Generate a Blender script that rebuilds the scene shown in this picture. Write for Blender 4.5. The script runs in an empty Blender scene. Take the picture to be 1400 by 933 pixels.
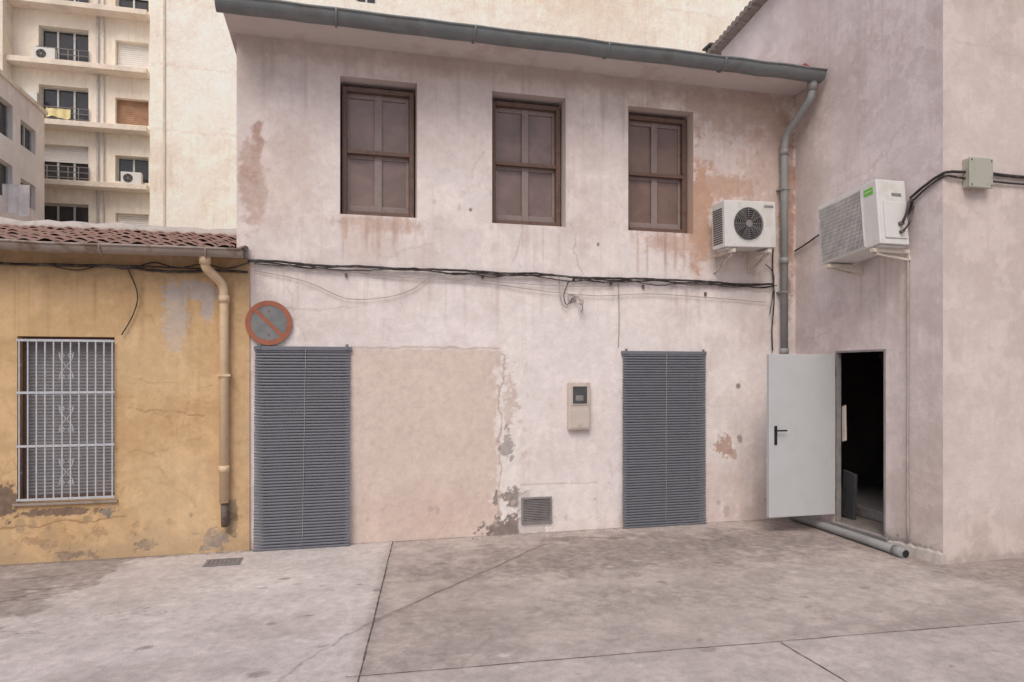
import bpy, math, random
import numpy as np
from mathutils import Vector, Matrix
random.seed(7)
scene=bpy.context.scene
COL=scene.collection
# ------------------------------------------------------------------ mesh builder
class MB:
    def __init__(s): s.v=[];s.f=[];s.m=[];s.sm=[]
    def quad(s,pts,m=0,smooth=False):
        n=len(s.v); s.v+= [tuple(p) for p in pts]; s.f.append(tuple(range(n,n+len(pts)))); s.m.append(m); s.sm.append(smooth)
    def box(s,x0,x1,y0,y1,z0,z1,m=0):
        n=len(s.v)
        s.v+=[(x0,y0,z0),(x1,y0,z0),(x1,y1,z0),(x0,y1,z0),(x0,y0,z1),(x1,y0,z1),(x1,y1,z1),(x0,y1,z1)]
        for q in ((0,3,2,1),(4,5,6,7),(0,1,5,4),(1,2,6,5),(2,3,7,6),(3,0,4,7)):
            s.f.append(tuple(n+i for i in q)); s.m.append(m); s.sm.append(False)
        return s
    def tube(s,path,r,m=0,sides=10,closed=False,cap=True,rs=None):
        P=[Vector(p) for p in path]; N=len(P); base=len(s.v)
        t0=(P[1]-P[0]).normalized()
        up=Vector((0,0,1)) if abs(t0.z)<.9 else Vector((1,0,0))
        nrm=(up-t0*up.dot(t0)).normalized()
        for i in range(N):
            if closed: t=(P[(i+1)%N]-P[i-1]).normalized()
            else: t=(P[min(i+1,N-1)]-P[max(i-1,0)]).normalized()
            nrm=(nrm-t*nrm.dot(t)).normalized(); b=t.cross(nrm)
            rr=rs[i] if rs else r
            for k in range(sides):
                an=2*math.pi*k/sides
                s.v.append(tuple(P[i]+(nrm*math.cos(an)+b*math.sin(an))*rr))
        for i in range(N if closed else N-1):
            j=(i+1)%N
            for k in range(sides):
                k2=(k+1)%sides
                s.f.append((base+i*sides+k,base+i*sides+k2,base+j*sides+k2,base+j*sides+k)); s.m.append(m); s.sm.append(True)
        if cap and not closed:
            s.f.append(tuple(base+k for k in range(sides))[::-1]); s.m.append(m); s.sm.append(False)
            s.f.append(tuple(base+(N-1)*sides+k for k in range(sides))); s.m.append(m); s.sm.append(False)
        return s
    def cyl(s,p0,p1,r,m=0,sides=24): return s.tube([p0,p1],r,m,sides)
    def ring(s,c,ax,r,tr,m=0,n=40,sides=6):
        pts=[]
        for i in range(n):
            a=2*math.pi*i/n
            if ax=='y': pts.append((c[0]+r*math.cos(a),c[1],c[2]+r*math.sin(a)))
            else: pts.append((c[0],c[1]+r*math.cos(a),c[2]+r*math.sin(a)))
        return s.tube(pts,tr,m,sides,closed=True)
    def extr(s,pts,dv,m=0):
        n=len(s.v);k=len(pts);dv=Vector(dv)
        s.v+=[tuple(p) for p in pts]+[tuple(Vector(p)+dv) for p in pts]
        s.f.append(tuple(range(n,n+k))[::-1]);s.m.append(m);s.sm.append(False)
        s.f.append(tuple(range(n+k,n+2*k)));s.m.append(m);s.sm.append(False)
        for i in range(k):
            j=(i+1)%k
            s.f.append((n+i,n+j,n+k+j,n+k+i));s.m.append(m);s.sm.append(False)
        return s
    def obj(s,name,mats,parent=None,bevel=0,loc=None,rot=None,segs=2):
        me=bpy.data.meshes.new(name); me.from_pydata(s.v,[],s.f)
        mats=mats if isinstance(mats,(list,tuple)) else [mats]
        for mt in mats: me.materials.append(mt)
        me.polygons.foreach_set('material_index',s.m); me.polygons.foreach_set('use_smooth',s.sm)
        if mats[0].name in SPEC: paint(me,SPEC[mats[0].name])
        me.update()
        o=bpy.data.objects.new(name,me); COL.objects.link(o)
        if parent is not None: o.parent=parent
        if loc: o.location=loc
        if rot: o.rotation_euler=rot
        if bevel:
            b=o.modifiers.new('bevel','BEVEL'); b.width=bevel; b.segments=segs; b.limit_method='ANGLE'; b.angle_limit=math.radians(50)
        return o
def empty(name,loc=(0,0,0),parent=None,rot=None):
    o=bpy.data.objects.new(name,None); COL.objects.link(o); o.empty_display_size=.2
    o.location=loc
    if rot: o.rotation_euler=rot
    if parent is not None: o.parent=parent
    return o
def tag(o,label,cat,group=None):
    o['label']=label;o['category']=cat
    if group:o['group']=group
    return o
def cuts(a,b,f0,f1,st,extra):
    f0=max(a,f0);f1=min(b,f1)
    s={round(a,5),round(b,5)}|{round(e,5) for e in extra}
    n=max(1,int((f1-f0)/st)); s|={round(f0+(f1-f0)*i/n,5) for i in range(n+1)}
    x=a
    while x<f0: s.add(round(x,5)); x+=.4
    x=f1
    while x<b: s.add(round(x,5)); x+=.4
    return sorted(s)
def grid_wall(mb,P,us,vs,holes=(),m=0):
    n0=len(mb.v); nv=len(vs)
    for u in us:
        for v in vs: mb.v.append(P(u,v))
    U=np.array(us);V=np.array(vs); um=(U[1:]+U[:-1])/2; vm=(V[1:]+V[:-1])/2
    keep=np.ones((len(um),len(vm)),bool)
    for h in holes: keep&=~(((um>h[0])&(um<h[1]))[:,None]&((vm>h[2])&(vm<h[3]))[None,:])
    I,J=np.nonzero(keep); a=n0+I*nv+J
    F=np.stack([a,a+nv,a+nv+1,a+1],1).tolist(); mb.f+=F; mb.m+=[m]*len(F); mb.sm+=[False]*len(F)
def holes_wall(mb,axis,c,u0,u1,v0,v1,holes,depth,m=0,fine=None):
    P=(lambda u,v,d=0:(u,c+d,v)) if axis=='y' else (lambda u,v,d=0:(c+d,u,v))
    hu=[x for h in holes for x in h[:2]]; hv=[x for h in holes for x in h[2:4]]
    if fine: us=cuts(u0,u1,fine[0],fine[1],fine[4],hu); vs=cuts(v0,v1,fine[2],fine[3],fine[4],hv)
    else: us=sorted({u0,u1}|set(hu)); vs=sorted({v0,v1}|set(hv))
    grid_wall(mb,P,us,vs,holes,m)
    for h in holes:
        a,b,e,g=h[:4]
        mb.quad([P(a,e),P(a,g),P(a,g,depth),P(a,e,depth)],m); mb.quad([P(b,e),P(b,e,depth),P(b,g,depth),P(b,g)],m)
        mb.quad([P(a,g),P(b,g),P(b,g,depth),P(a,g,depth)],m); mb.quad([P(a,e),P(a,e,depth),P(b,e,depth),P(b,e)],m)
def fillet(pts,r,n=6):
    P=[Vector(p) for p in pts]; out=[P[0]]
    for i in range(1,len(P)-1):
        a=(P[i-1]-P[i]); b=(P[i+1]-P[i]); rr=min(r,a.length*.45,b.length*.45)
        A=P[i]+a.normalized()*rr; B=P[i]+b.normalized()*rr
        for k in range(n+1):
            t=k/n; out.append(A*(1-t)**2+P[i]*2*t*(1-t)+B*t*t)
    out.append(P[-1]); return out
def smooth_path(pts,n=8,w=0,ax=None):
    P=[Vector(p) for p in pts]; out=[]
    for i in range(len(P)-1):
        p0=P[max(i-1,0)];p1=P[i];p2=P[i+1];p3=P[min(i+2,len(P)-1)]
        for k in range(n):
            t=k/n
            q=.5*((2*p1)+(p2-p0)*t+(2*p0-5*p1+4*p2-p3)*t*t+(3*p1-p0-3*p2+p3)*t**3)
            if w: q=q+Vector((0,random.uniform(-w,w)*.4,random.uniform(-w,w)))
            out.append(q)
    out.append(P[-1]); return out
# ------------------------------------------------------------------ procedural wall ageing (albedo + relief stored on the mesh)
LAT=np.random.RandomState(5).rand(12,256,256)
def vnoise(x,y,k):
    xi=np.floor(x).astype(int); yi=np.floor(y).astype(int); xf=x-xi; yf=y-yi
    u=xf*xf*xf*(xf*(xf*6-15)+10); v=yf*yf*yf*(yf*(yf*6-15)+10)
    L=LAT[k%12]; a=L[xi%256,yi%256]; b=L[(xi+1)%256,yi%256]; c=L[xi%256,(yi+1)%256]; d=L[(xi+1)%256,(yi+1)%256]
    return (a*(1-u)+b*u)*(1-v)+(c*(1-u)+d*u)*v
def fbm(x,y,sc,octv=5,rough=.6,seed=0):
    s=np.zeros_like(x); A=0; a=1.; f=sc
    for i in range(octv):
        an=.7*i+seed*1.3; c,d=math.cos(an),math.sin(an)
        s+=a*vnoise((x*c-y*d)*f+seed*17.3+i*5.1,(x*d+y*c)*f+seed*9.1+i*3.7,seed+i); A+=a; a*=rough; f*=2.03
    return .5+(s/A-.5)*1.05
def sst(v,a,b):
    t=np.clip((v-a)/(b-a),0,1); return t*t*(3-2*t)
SPEC={}
def srgb(r,g,b):
    f=lambda c:(c/255/12.92) if c/255<=.04045 else ((c/255+.055)/1.055)**2.4
    return (f(r),f(g),f(b),1)
S=srgb
AX={'xz':(0,2),'yz':(1,2),'xy':(0,1)}
def paint(me,sp):
    n=len(me.vertices); co=np.empty(n*3,dtype=np.float32); me.vertices.foreach_get('co',co); co=co.reshape(-1,3).astype(float)
    i,j=AX[sp['axis']]; U=co[:,i].copy(); V=co[:,j].copy(); sc=sp['scale']
    n1=fbm(U,V,1.0*sc,5,.62,1); n2=fbm(U,V,4.0*sc,5,.68,2); n3=fbm(U,V,18,3,.8,3)
    C=np.tile(np.array(sp['base'][:3]),(n,1)); H=n2*.9
    def mixc(mk,c):
        nonlocal C
        C=C*(1-mk[:,None])+np.array(c[:3])[None,:]*mk[:,None] if not isinstance(c,np.ndarray) else C*(1-mk[:,None])+c*mk[:,None]
    mixc(sst(n1,.38,.64)*sp['mott'],sp['alt'])
    mixc(sst(n2,.50,.62)*sp['mott']*.8,tuple(min(.92,c*sp['light']) for c in sp['base'][:3]))
    sm=fbm(U*.6,V*2.2,1.6*sc,5,.65,4)
    if sp['smear']: mixc(sst(sm,.5,.68)*sp['smear'],sp['smearcol'])
    if sp['streak']:
        st=fbm(U*9,V*.45,1.0,4,.6,5); mixc(sst(st,.52,.76)*sst(n1,.36,.62)*sp['streak'],sp['streakcol'])
        st=fbm(U*26,V*.8,1.0,3,.6,6); mixc(sst(st,.6,.8)*sst(n2,.4,.6)*sp['streak']*.8,sp['streakcol'])
    if sp['dirt']: mixc(sst(V+(n2-.5)*2.2*sp['dirth'],sp['dirth'],0)*sp['dirt'],sp['dirtcol'])
    wn={1:fbm(U,V,2.4,5,.65,6),2:fbm(U,V,7,5,.70,7),3:fbm(U,V,17,4,.70,8)}
    wu=fbm(U,V,5,4,.6,9)-.5; wv=fbm(U,V,5,4,.6,10)-.5
    for typ,pr,c,stg,edge,amp,w,hh in sp['feats']:
        if typ=='e': d=np.hypot((U-pr[0])/pr[2],(V-pr[1])/pr[3])
        elif typ=='r': d=np.maximum(abs(U-pr[0])/pr[2],abs(V-pr[1])/pr[3])
        elif typ=='h': d=(U-pr[0])*pr[2]+(V-pr[1])*pr[3]
        if typ in 'er': mk=1-sst(d+(wn[w]-.5)*amp,1-edge,1+edge)
        elif typ=='h': mk=sst(d+(wn[w]-.5)*amp,-edge,edge)
        else:
            bx,by=pr[2]-pr[0],pr[3]-pr[1]; pu=U-pr[0]+wu*amp; pv=V-pr[1]+wv*amp
            t=np.clip((pu*bx+pv*by)/(bx*bx+by*by),0,1); d=np.hypot(pu-bx*t,pv-by*t)
            ww=max(pr[4],sp['minw']); mk=(1-sst(d,ww*(1-edge),ww*(1+edge)))*min(1,pr[4]/ww+.15)
        lum=sum(c[:3])/3; v_=.5 if lum<.32 else .08
        cc=np.array(c[:3])[None,:]*(1+(n3-.5)[:,None]*v_)
        mixc(mk*stg,cc)
        if hh: H=H+mk*stg*hh*1.2
    k=1+(n3-.5)*sp['fine']*1.8+(n2-.5)*sp['fine']*1.5
    C=np.clip(C*k[:,None],0,.95)
    at=me.color_attributes.new('paint','FLOAT_COLOR','POINT'); at.data.foreach_set('color',np.concatenate([C,np.ones((n,1))],1).astype(np.float32).ravel())
    ah=me.attributes.new('relief','FLOAT','POINT'); ah.data.foreach_set('value',H.astype(np.float32))
class NT:
    def __init__(s,name):
        s.mat=bpy.data.materials.new(name); s.mat.use_nodes=True; s.n=s.mat.node_tree.nodes; s.l=s.mat.node_tree.links
        s.bs=s.n['Principled BSDF']
    def _in(s,node,i,v):
        if v is None: return
        if isinstance(v,bpy.types.NodeSocket): s.l.new(v,node.inputs[i])
        else: node.inputs[i].default_value=v
    def math(s,op,a,b=None,c=None,clamp=False):
        n=s.n.new('ShaderNodeMath'); n.operation=op; n.use_clamp=clamp
        s._in(n,0,a);s._in(n,1,b);s._in(n,2,c); return n.outputs[0]
    def noise(s,vec,scale,detail=4,rough=.55,dist=0):
        n=s.n.new('ShaderNodeTexNoise'); s._in(n,'Vector',vec); n.inputs['Scale'].default_value=scale; n.inputs['Detail'].default_value=detail
        n.inputs['Roughness'].default_value=rough; n.inputs['Distortion'].default_value=dist
        return n.outputs['Fac']
    def rng(s,v,a,b,c=0,d=1,smooth=True):
        n=s.n.new('ShaderNodeMapRange'); n.interpolation_type='SMOOTHSTEP' if smooth else 'LINEAR'
        s._in(n,0,v); n.inputs[1].default_value=a;n.inputs[2].default_value=b;n.inputs[3].default_value=c;n.inputs[4].default_value=d
        return n.outputs[0]
    def mix(s,fac,a,b,mode='MIX'):
        n=s.n.new('ShaderNodeMix'); n.data_type='RGBA'; n.blend_type=mode
        s._in(n,0,fac);s._in(n,6,a);s._in(n,7,b); return n.outputs[2]
    def bump(s,h,strength=.3,dist=.01):
        n=s.n.new('ShaderNodeBump'); n.inputs['Strength'].default_value=strength; n.inputs['Distance'].default_value=dist
        s._in(n,'Height',h); return n.outputs[0]
def surf(name,axis,base,alt,feats=(),rough=.9,mott=.5,fine=.12,bumps=.35,streak=0,streakcol=None,dirt=0,dirtcol=None,dirth=.5,light=1.12,smear=0,smearcol=None,speck=.10,scale=1,minw=.009,fs=45):
    SPEC[name]=dict(axis=axis,base=base,alt=alt,feats=feats,mott=mott,fine=fine,streak=streak,streakcol=streakcol,dirt=dirt,dirtcol=dirtcol,dirth=dirth,light=light,smear=smear,smearcol=smearcol,scale=scale,minw=minw)
    T=NT(name); P=T.n.new('ShaderNodeNewGeometry').outputs['Position']
    a=T.n.new('ShaderNodeAttribute'); a.attribute_name='paint'; b=T.n.new('ShaderNodeAttribute'); b.attribute_name='relief'
    nz=T.noise(P,fs,2.5,.8)
    k=T.math('MULTIPLY_ADD',nz,speck*2,1-speck)
    cb=T.n.new('ShaderNodeCombineXYZ')
    for i in range(3): T.l.new(k,cb.inputs[i])
    T.l.new(T.mix(1,a.outputs['Color'],cb.outputs[0],'MULTIPLY'),T.bs.inputs['Base Color'])
    T.bs.inputs['Roughness'].default_value=rough; T.bs.inputs['Specular IOR Level'].default_value=.15
    T.l.new(T.bump(T.math('MULTIPLY_ADD',nz,.55,b.outputs['Fac']),bumps,.012),T.bs.inputs['Normal'])
    return T.mat
def simple(name,c,rough=.5,metal=0,var=.15,dirtc=None,dirt=0,scale=8,bump=.1,spec=.4):
    T=NT(name); tc=T.n.new('ShaderNodeNewGeometry').outputs['Position']
    n=T.noise(tc,scale,4,.65)
    lo=tuple(x*(1-var) for x in c[:3])+(1,); hi=tuple(min(1,x*(1+var)) for x in c[:3])+(1,)
    col=T.mix(T.rng(n,.3,.7),lo,hi)
    if dirt: col=T.mix(T.math('MULTIPLY',T.rng(n,.5,.64),dirt),col,dirtc)
    T.l.new(col,T.bs.inputs['Base Color']); T.bs.inputs['Metallic'].default_value=metal
    T.bs.inputs['Roughness'].default_value=rough
    T.bs.inputs['Specular IOR Level'].default_value=spec
    return T.mat
rust=S(166,132,116)
cement=S(146,136,132)
random.seed(31)
def rcracks(u0,u1,v0,v1,n,col,st,w=.003,L=(.3,.9),vert=.7):
    out=[]
    for i in range(n):
        x=random.uniform(u0,u1);y=random.uniform(v0,v1);l=random.uniform(*L);a=math.pi/2+random.gauss(0,.5) if random.random()<vert else random.gauss(0,.35)
        out.append(('l',(x,y,x+l*math.cos(a),y+l*math.sin(a),w*random.uniform(.5,1.2)),col,st*random.uniform(.5,1),.8,random.uniform(.1,.35),1,-.25))
    return out
def drips(x0,x1,ztop,n,col,st,L=(.15,.5)):
    out=[]
    for i in range(n):
        x=random.uniform(x0,x1); l=random.uniform(*L); out.append(('e',(x,ztop-l*.5,random.uniform(.008,.025),l*.6),col,st*random.uniform(.4,1),.7,.8,2,0))
    return out
def flakes(x0,x1,z0,z1,n,col,st,r=(.01,.035)):
    out=[]
    for i in range(n):
        q=random.uniform(*r); out.append(('e',(random.uniform(x0,x1),random.uniform(z0,z1),q,q*random.uniform(.6,1.8)),col,st*random.uniform(.5,1),.25,2.0,3,-.2))
    return out
sc_=S(198,178,170)
facade_feats=[
 ('e',(2.6,1.5,2.6,1.5),S(236,230,229),.45,.6,1.0,1,0),
 ('e',(1.3,4.1,.3,.8),S(232,224,222),.35,.6,1.2,1,0),('e',(2.9,4.2,.3,.7),S(232,224,222),.35,.6,1.2,1,0),
 ('e',(1.0,4.6,2.2,.5),S(206,190,186),.45,.6,1.6,1,0),
 ('r',(.95,.98,.80,1.06),S(213,195,184),.92,.02,.06,3,.0),
 ('e',(.9,.3,.7,.25),S(204,182,170),.4,.5,1.4,2,0),
 ('l',(-.78,4.28,-.84,3.7,.05),rust,.85,.5,.22,1,-.3),
 ('e',(-.82,3.7,.11,.40),rust,.65,.3,2.2,2,-.1),
 ('e',(-.60,3.75,.4,.55),S(204,184,174),.5,.5,1.6,2,0),
 ('e',(-.85,4.9,.3,.45),S(196,180,172),.5,.5,1.5,1,0),
 ('e',(.45,3.36,.45,.08),S(190,162,146),.65,.5,1.6,3,0),
 ('e',(.30,3.15,.25,.25),S(206,184,172),.45,.6,1.8,2,0),
 ('e',(2.9,3.55,.4,.25),S(206,188,180),.3,.6,1.6,2,0),
 ('e',(3.85,3.31,.36,.12),S(192,160,142),.65,.5,1.8,3,0),
 ('e',(4.20,3.72,.13,.62),S(186,148,126),.85,.35,2.2,2,-.15),
 ('e',(4.42,4.02,.42,.15),S(190,156,136),.8,.3,2.2,2,-.1),
 ('e',(4.3,3.35,.22,.27),S(196,166,148),.65,.4,2.2,2,0),
 ('e',(5.15,4.2,.38,.9),S(188,164,152),.65,.5,2.0,2,-.1),
 ('e',(5.40,3.9,.10,1.1),S(160,128,112),.8,.4,1.8,2,-.1),
 ('e',(4.8,4.92,1.0,.28),S(182,156,144),.7,.5,1.8,2,0),
 ('r',(2.3,5.15,3.4,.13),S(178,161,154),.6,.7,1.0,2,0),
 ('e',(1.85,.95,.15,1.1),S(232,224,220),.8,.15,2.0,2,.2),
 ('l',(1.72,.05,1.78,2.02,.009),S(168,144,134),.65,.8,.14,1,-.3),
 ('l',(.16,2.045,1.75,2.06,.009),S(178,152,140),.6,.8,.05,1,-.3),
 ('e',(1.86,1.5,.08,.26),S(198,178,168),.65,.15,2.8,3,-.3),
 ('e',(1.83,.98,.07,.14),cement,.7,.1,2.8,3,-.5),
 ('e',(1.93,.40,.14,.10),cement,.95,.1,2.2,3,-.8),
 ('e',(1.70,.40,.03,.07),cement,.95,.1,1.6,3,-.8),
 ('e',(1.97,.05,.34,.15),S(136,124,120),.95,.1,1.7,3,-.8),
 ('r',(2.42,.26,.46,.27),S(232,224,220),.6,.03,.10,3,.6),
 ('l',(1.99,.535,2.88,.535,.006),S(170,150,142),.6,.7,.03,1,-.3),
 ('e',(4.50,.90,.10,.11),S(180,150,136),.85,.12,2.4,3,-.5),
 ('e',(4.62,.80,.05,.05),S(184,156,142),.75,.12,2.4,3,-.5),
 ('e',(4.72,.98,.04,.06),S(144,132,128),.8,.12,1.8,3,-.3),
 ('e',(4.4,.35,.5,.35),S(206,188,182),.5,.5,1.6,2,0),
 ('l',(2.68,2.9,2.60,3.35,.004),S(142,122,114),.6,.8,.14,1,-.3),
 ('l',(2.0,3.42,1.9,3.0,.003),S(142,122,114),.5,.8,.14,1,-.3),
 ('l',(-.8,2.42,.2,2.47,.004),S(160,140,132),.5,.8,.10,1,-.3),
 ('e',(4.7,1.62,.03,.03),S(112,100,96),.8,.3,.4,3,-.5),
 ('e',(1.42,3.56,.02,.02),S(104,88,82),.8,.3,.6,3,-.5),
 ('e',(2.9,3.25,.015,.02),S(110,94,88),.8,.3,.6,3,-.5),
]+rcracks(-.9,5.4,.2,5.0,26,S(158,140,133),.6)+drips(.05,.85,3.43,9,S(182,152,136),.55)+drips(1.7,2.5,3.42,8,sc_,.5)+drips(3.3,4.1,3.42,10,S(182,150,134),.6)+drips(-.8,5.4,5.15,38,S(184,166,158),.45,(.2,.8))+drips(-.8,5,2.84,34,sc_,.35,(.1,.5))+flakes(1.6,2.1,.1,2.0,26,S(206,188,180),.7)+flakes(-.9,5.3,.05,.35,22,S(176,158,150),.6)+flakes(-.9,5.3,2.9,5,30,S(198,180,172),.5)+flakes(4.0,5.4,3.2,5,16,S(176,146,132),.6)
M_fac=surf('stained_white_stucco','xz',S(223,212,209),S(209,194,190),facade_feats,mott=.7,fine=.08,streak=.38,streakcol=S(196,176,168),dirt=.5,dirtcol=S(192,174,166),dirth=.26,bumps=.55,light=1.10,speck=.09)  # base colour also lowered and cooled in place of courtyard shade
right_feats=[
 ('e',(-1.95,.4,.5,.9),S(196,180,173),.4,.6,1.3,2,0),
 ('l',(-.2,4.7,-.9,4.9,.005),S(166,148,140),.5,.7,.2,1,-.3),
 ('l',(-1.2,3.9,-1.7,4.3,.004),S(166,148,140),.45,.7,.2,1,-.3),
 ('l',(-.3,2.2,-.7,2.3,.005),S(166,148,140),.5,.7,.2,1,-.3),
 ('r',(-2.0,.0,.6,.13),S(158,148,143),.85,.2,.9,3,-.4),
 ('e',(-1.0,3.1,.9,.6),S(226,218,217),.4,.6,1.5,2,0),
 ('e',(-.4,5.2,.9,.5),S(196,178,172),.5,.6,1.7,2,0),
 ('e',(-.15,4.0,.25,1.6),S(198,180,172),.45,.6,1.6,2,0),
 ('e',(-1.5,1.6,.5,.8),S(226,219,218),.35,.6,1.6,2,0),
]+rcracks(-2.1,0,.3,6.2,14,S(172,154,147),.55)+drips(-2.1,0,6.3,14,S(196,178,171),.4,(.4,1.4))+drips(-1.8,-1.0,2.9,8,S(192,172,164),.5,(.2,.8))
M_right=surf('pink_white_render','yz',S(216,205,204),S(202,187,184),right_feats,mott=.65,fine=.08,streak=.32,streakcol=S(192,175,169),dirt=.35,dirtcol=S(184,169,161),dirth=.3,bumps=.5,speck=.08)
near_feats=[
 ('e',(6.5,1.2,.9,.5),S(214,201,194),.5,.5,1.0,2,0),
 ('l',(5.6,4.9,6.6,4.8,.005),S(182,162,152),.4,.7,.12,1,-.3),
 ('r',(7,.0,1.6,.06),S(168,156,150),.6,.4,1.4,3,-.3),
]+rcracks(5.6,7.4,.3,6,8,S(182,164,154),.45)+drips(5.6,7.2,6.3,9,S(190,172,162),.35,(.4,1.4))
M_near=surf('beige_render','xz',S(209,196,190),S(198,182,174),near_feats,mott=.6,fine=.07,streak=.25,streakcol=S(188,169,160),dirt=.3,dirtcol=S(184,168,160),dirth=.3,bumps=.45,speck=.07)
ydk=S(122,104,92)
yel_feats=[
 ('e',(-1.53,2.38,.12,.36),S(184,172,166),.95,.08,1.2,3,-.2),
 ('e',(-1.36,2.60,.28,.09),S(182,170,164),.92,.08,1.4,3,-.2),
 ('e',(-1.24,2.46,.06,.18),S(184,172,166),.92,.08,1.4,3,-.2),
 ('e',(-3.0,.57,.11,.16),ydk,.95,.12,1.6,3,-.6),
 ('e',(-2.52,.47,.36,.035),ydk,.92,.15,2.1,3,-.6),
 ('e',(-2.12,.45,.07,.05),S(132,126,122),.92,.12,2.0,3,-.6),
 ('e',(-1.17,.12,.15,.10),S(150,138,130),.92,.12,2.1,3,-.6),
 ('e',(-1.01,.33,.06,.17),S(96,84,76),.95,.15,1.3,3,-.6),
 ('e',(-2.2,.25,.07,.04),S(176,144,114),.75,.15,2.6,3,-.4),
 ('e',(-2.75,.2,.09,.04),S(176,144,114),.75,.15,2.6,3,-.4),
 ('e',(-1.8,.10,.12,.05),S(152,134,118),.9,.12,2.2,3,-.5),
 ('e',(-2.4,.05,.2,.04),S(150,132,116),.85,.15,2.2,3,-.5),
 ('l',(-1.95,1.42,-1.3,1.36,.006),S(152,118,84),.7,.7,.14,1,-.4),
 ('l',(-1.9,1.0,-1.2,1.12,.004),S(152,118,84),.5,.7,.2,1,-.4),
 ('l',(-2.0,1.75,-1.55,1.7,.005),S(152,118,84),.6,.7,.14,1,-.4),
 ('l',(-3.1,.36,-1.95,.38,.008),S(152,118,84),.7,.7,.12,1,-.5),
 ('r',(-.8,1.4,.22,1.5),S(194,166,132),.35,.4,.7,2,0),
 ('e',(-1.5,.6,.5,.5),S(216,190,154),.5,.6,1.4,2,0),
 ('e',(-1.7,1.9,.5,.4),S(212,186,148),.5,.6,1.6,2,0),
 ('r',(-2.5,2.82,2.2,.12),S(166,140,110),.6,.5,.8,2,0),
]+rcracks(-3.2,-.9,.1,2.6,18,S(158,124,90),.65,.004,(.15,.6),.3)+drips(-3.2,-.9,2.75,22,S(176,146,108),.45,(.2,.8))+flakes(-3.3,-.9,.05,.4,24,S(164,140,116),.7)
M_yel=surf('ochre_peeling_paint','xz',S(205,173,134),S(195,160,118),yel_feats,mott=.65,fine=.09,streak=.32,streakcol=S(180,146,108),dirt=.55,dirtcol=S(180,156,128),dirth=.34,bumps=.55,speck=.08)
M_tower=surf('sunlit_cream_weathered_render','xz',S(250,240,225),S(241,225,207),[  # extra pale base colour stands in for sunlight on this wall
 ('e',(2,17,3.0,2.5),S(253,247,237),.6,.6,1.5,2,0),('e',(12,19,3,2),S(234,214,195),.5,.6,1.5,2,0),('e',(-5,15,2,3),S(253,248,239),.6,.6,1.5,2,0)]
 +[('l',(-7.4,z,20,z-.1,.04),S(226,208,190),.4,.7,.3,1,0) for z in (19.8,17.2,14.5,11.8)]+[('l',(x,8,x+.1,21,.03),S(230,212,192),.3,.7,.3,1,0) for x in (-4,.3,4.5,9,14)]+rcracks(-7,20,9,20,16,S(218,196,176),.5,.03,(1,3)),
 mott=.7,fine=.12,streak=.45,streakcol=S(226,206,184),smear=.4,smearcol=S(253,248,240),scale=.45,bumps=.15,light=1.06,minw=.04,fs=6,speck=.08)
M_block=surf('cream_apartment_render','xz',S(242,231,217),S(231,217,202),[],mott=.5,fine=.05,streak=.35,streakcol=S(212,194,178),scale=.4,bumps=.1,fs=6,speck=.05)
M_side=surf('dusty_white_render','yz',S(236,226,221),S(224,210,204),[],mott=.5,fine=.05,streak=.3,streakcol=S(204,188,180),scale=.4,bumps=.1,fs=6,speck=.05)
g_dark=S(144,133,128)
ground_feats=[
 ('h',(.58,0,-.99,.137),S(203,194,191),.85,.012,.0,2,0),
 ('h',(-1.83,-.12,-.93,.36),S(150,139,133),.8,.10,1.0,1,-.3),
 ('h',(5.24,-2.3,1,.13),S(150,138,131),.7,.06,.35,2,-.3),
 ('e',(-1.6,-1.3,.5,.5),S(182,171,166),.5,.5,2.0,2,0),
 ('e',(-.4,-2.3,.5,.25),S(178,167,162),.5,.4,2.2,2,0),
 ('e',(-1.2,-2.9,.6,.2),S(176,165,160),.5,.4,2.2,2,0),
 ('e',(-.5,-1.2,.7,.25),S(214,206,202),.5,.5,2.0,2,0),
 ('e',(3.0,-1.0,1.9,.6),g_dark,.7,.5,2.0,2,0),
 ('e',(4.6,-.9,1.0,.45),g_dark,.65,.5,1.9,2,0),
 ('e',(1.6,-1.3,.8,.3),S(150,139,133),.65,.5,2.0,2,0),
 ('e',(2.6,-2.4,1.2,.25),S(160,149,143),.55,.5,2.0,2,0),
 ('e',(2.4,-.35,.28,.11),S(138,127,122),.75,.2,1.8,3,-.3),
 ('e',(2.9,-.45,.12,.07),S(132,121,116),.7,.2,1.8,3,-.3),
 ('e',(.9,-2.6,.3,.15),S(160,149,143),.5,.5,1.8,2,0),
 ('e',(4.0,-2.6,1.2,.5),S(190,179,173),.45,.5,1.8,2,0),
 ('h',(4.69,-3.50,-.05,-.99),S(190,180,175),.6,.01,.0,2,0),
 ('l',(.58,0.0,-.05,-4.6,.05),S(160,148,142),.5,.8,.06,1,0),
 ('l',(2.17,-.46,.20,-2.42,.014),S(128,116,110),.75,.8,.10,1,-.6),
 ('l',(2.17,-.46,.20,-2.42,.08),S(164,152,146),.5,.8,.16,1,0),
 ('l',(.20,-2.42,-.6,-3.6,.010),S(150,138,133),.6,.7,.12,1,-.6),
 ('r',(2.2,.02,3.2,.05),S(140,127,121),.7,.6,1.4,3,-.4),
 ('r',(-2.2,.02,1.5,.09),S(130,118,111),.75,.6,1.4,3,-.4),
]+rcracks(-1.5,5,-3.8,-.3,12,S(140,128,122),.55,.006,(.3,1.2),.3)+rcracks(-3.6,-1.9,-1.9,-.2,14,S(110,100,94),.75,.010,(.3,.9),.3)
for _ in range(90):
    _r=random.uniform(.012,.06); ground_feats.append(('e',(random.uniform(-2.8,5.2),random.uniform(-4,-.2),_r,_r*.6),random.choice([S(142,130,124),S(130,118,112),S(208,200,195)]),random.uniform(.3,.7),.4,1.8,3,0))
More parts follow.
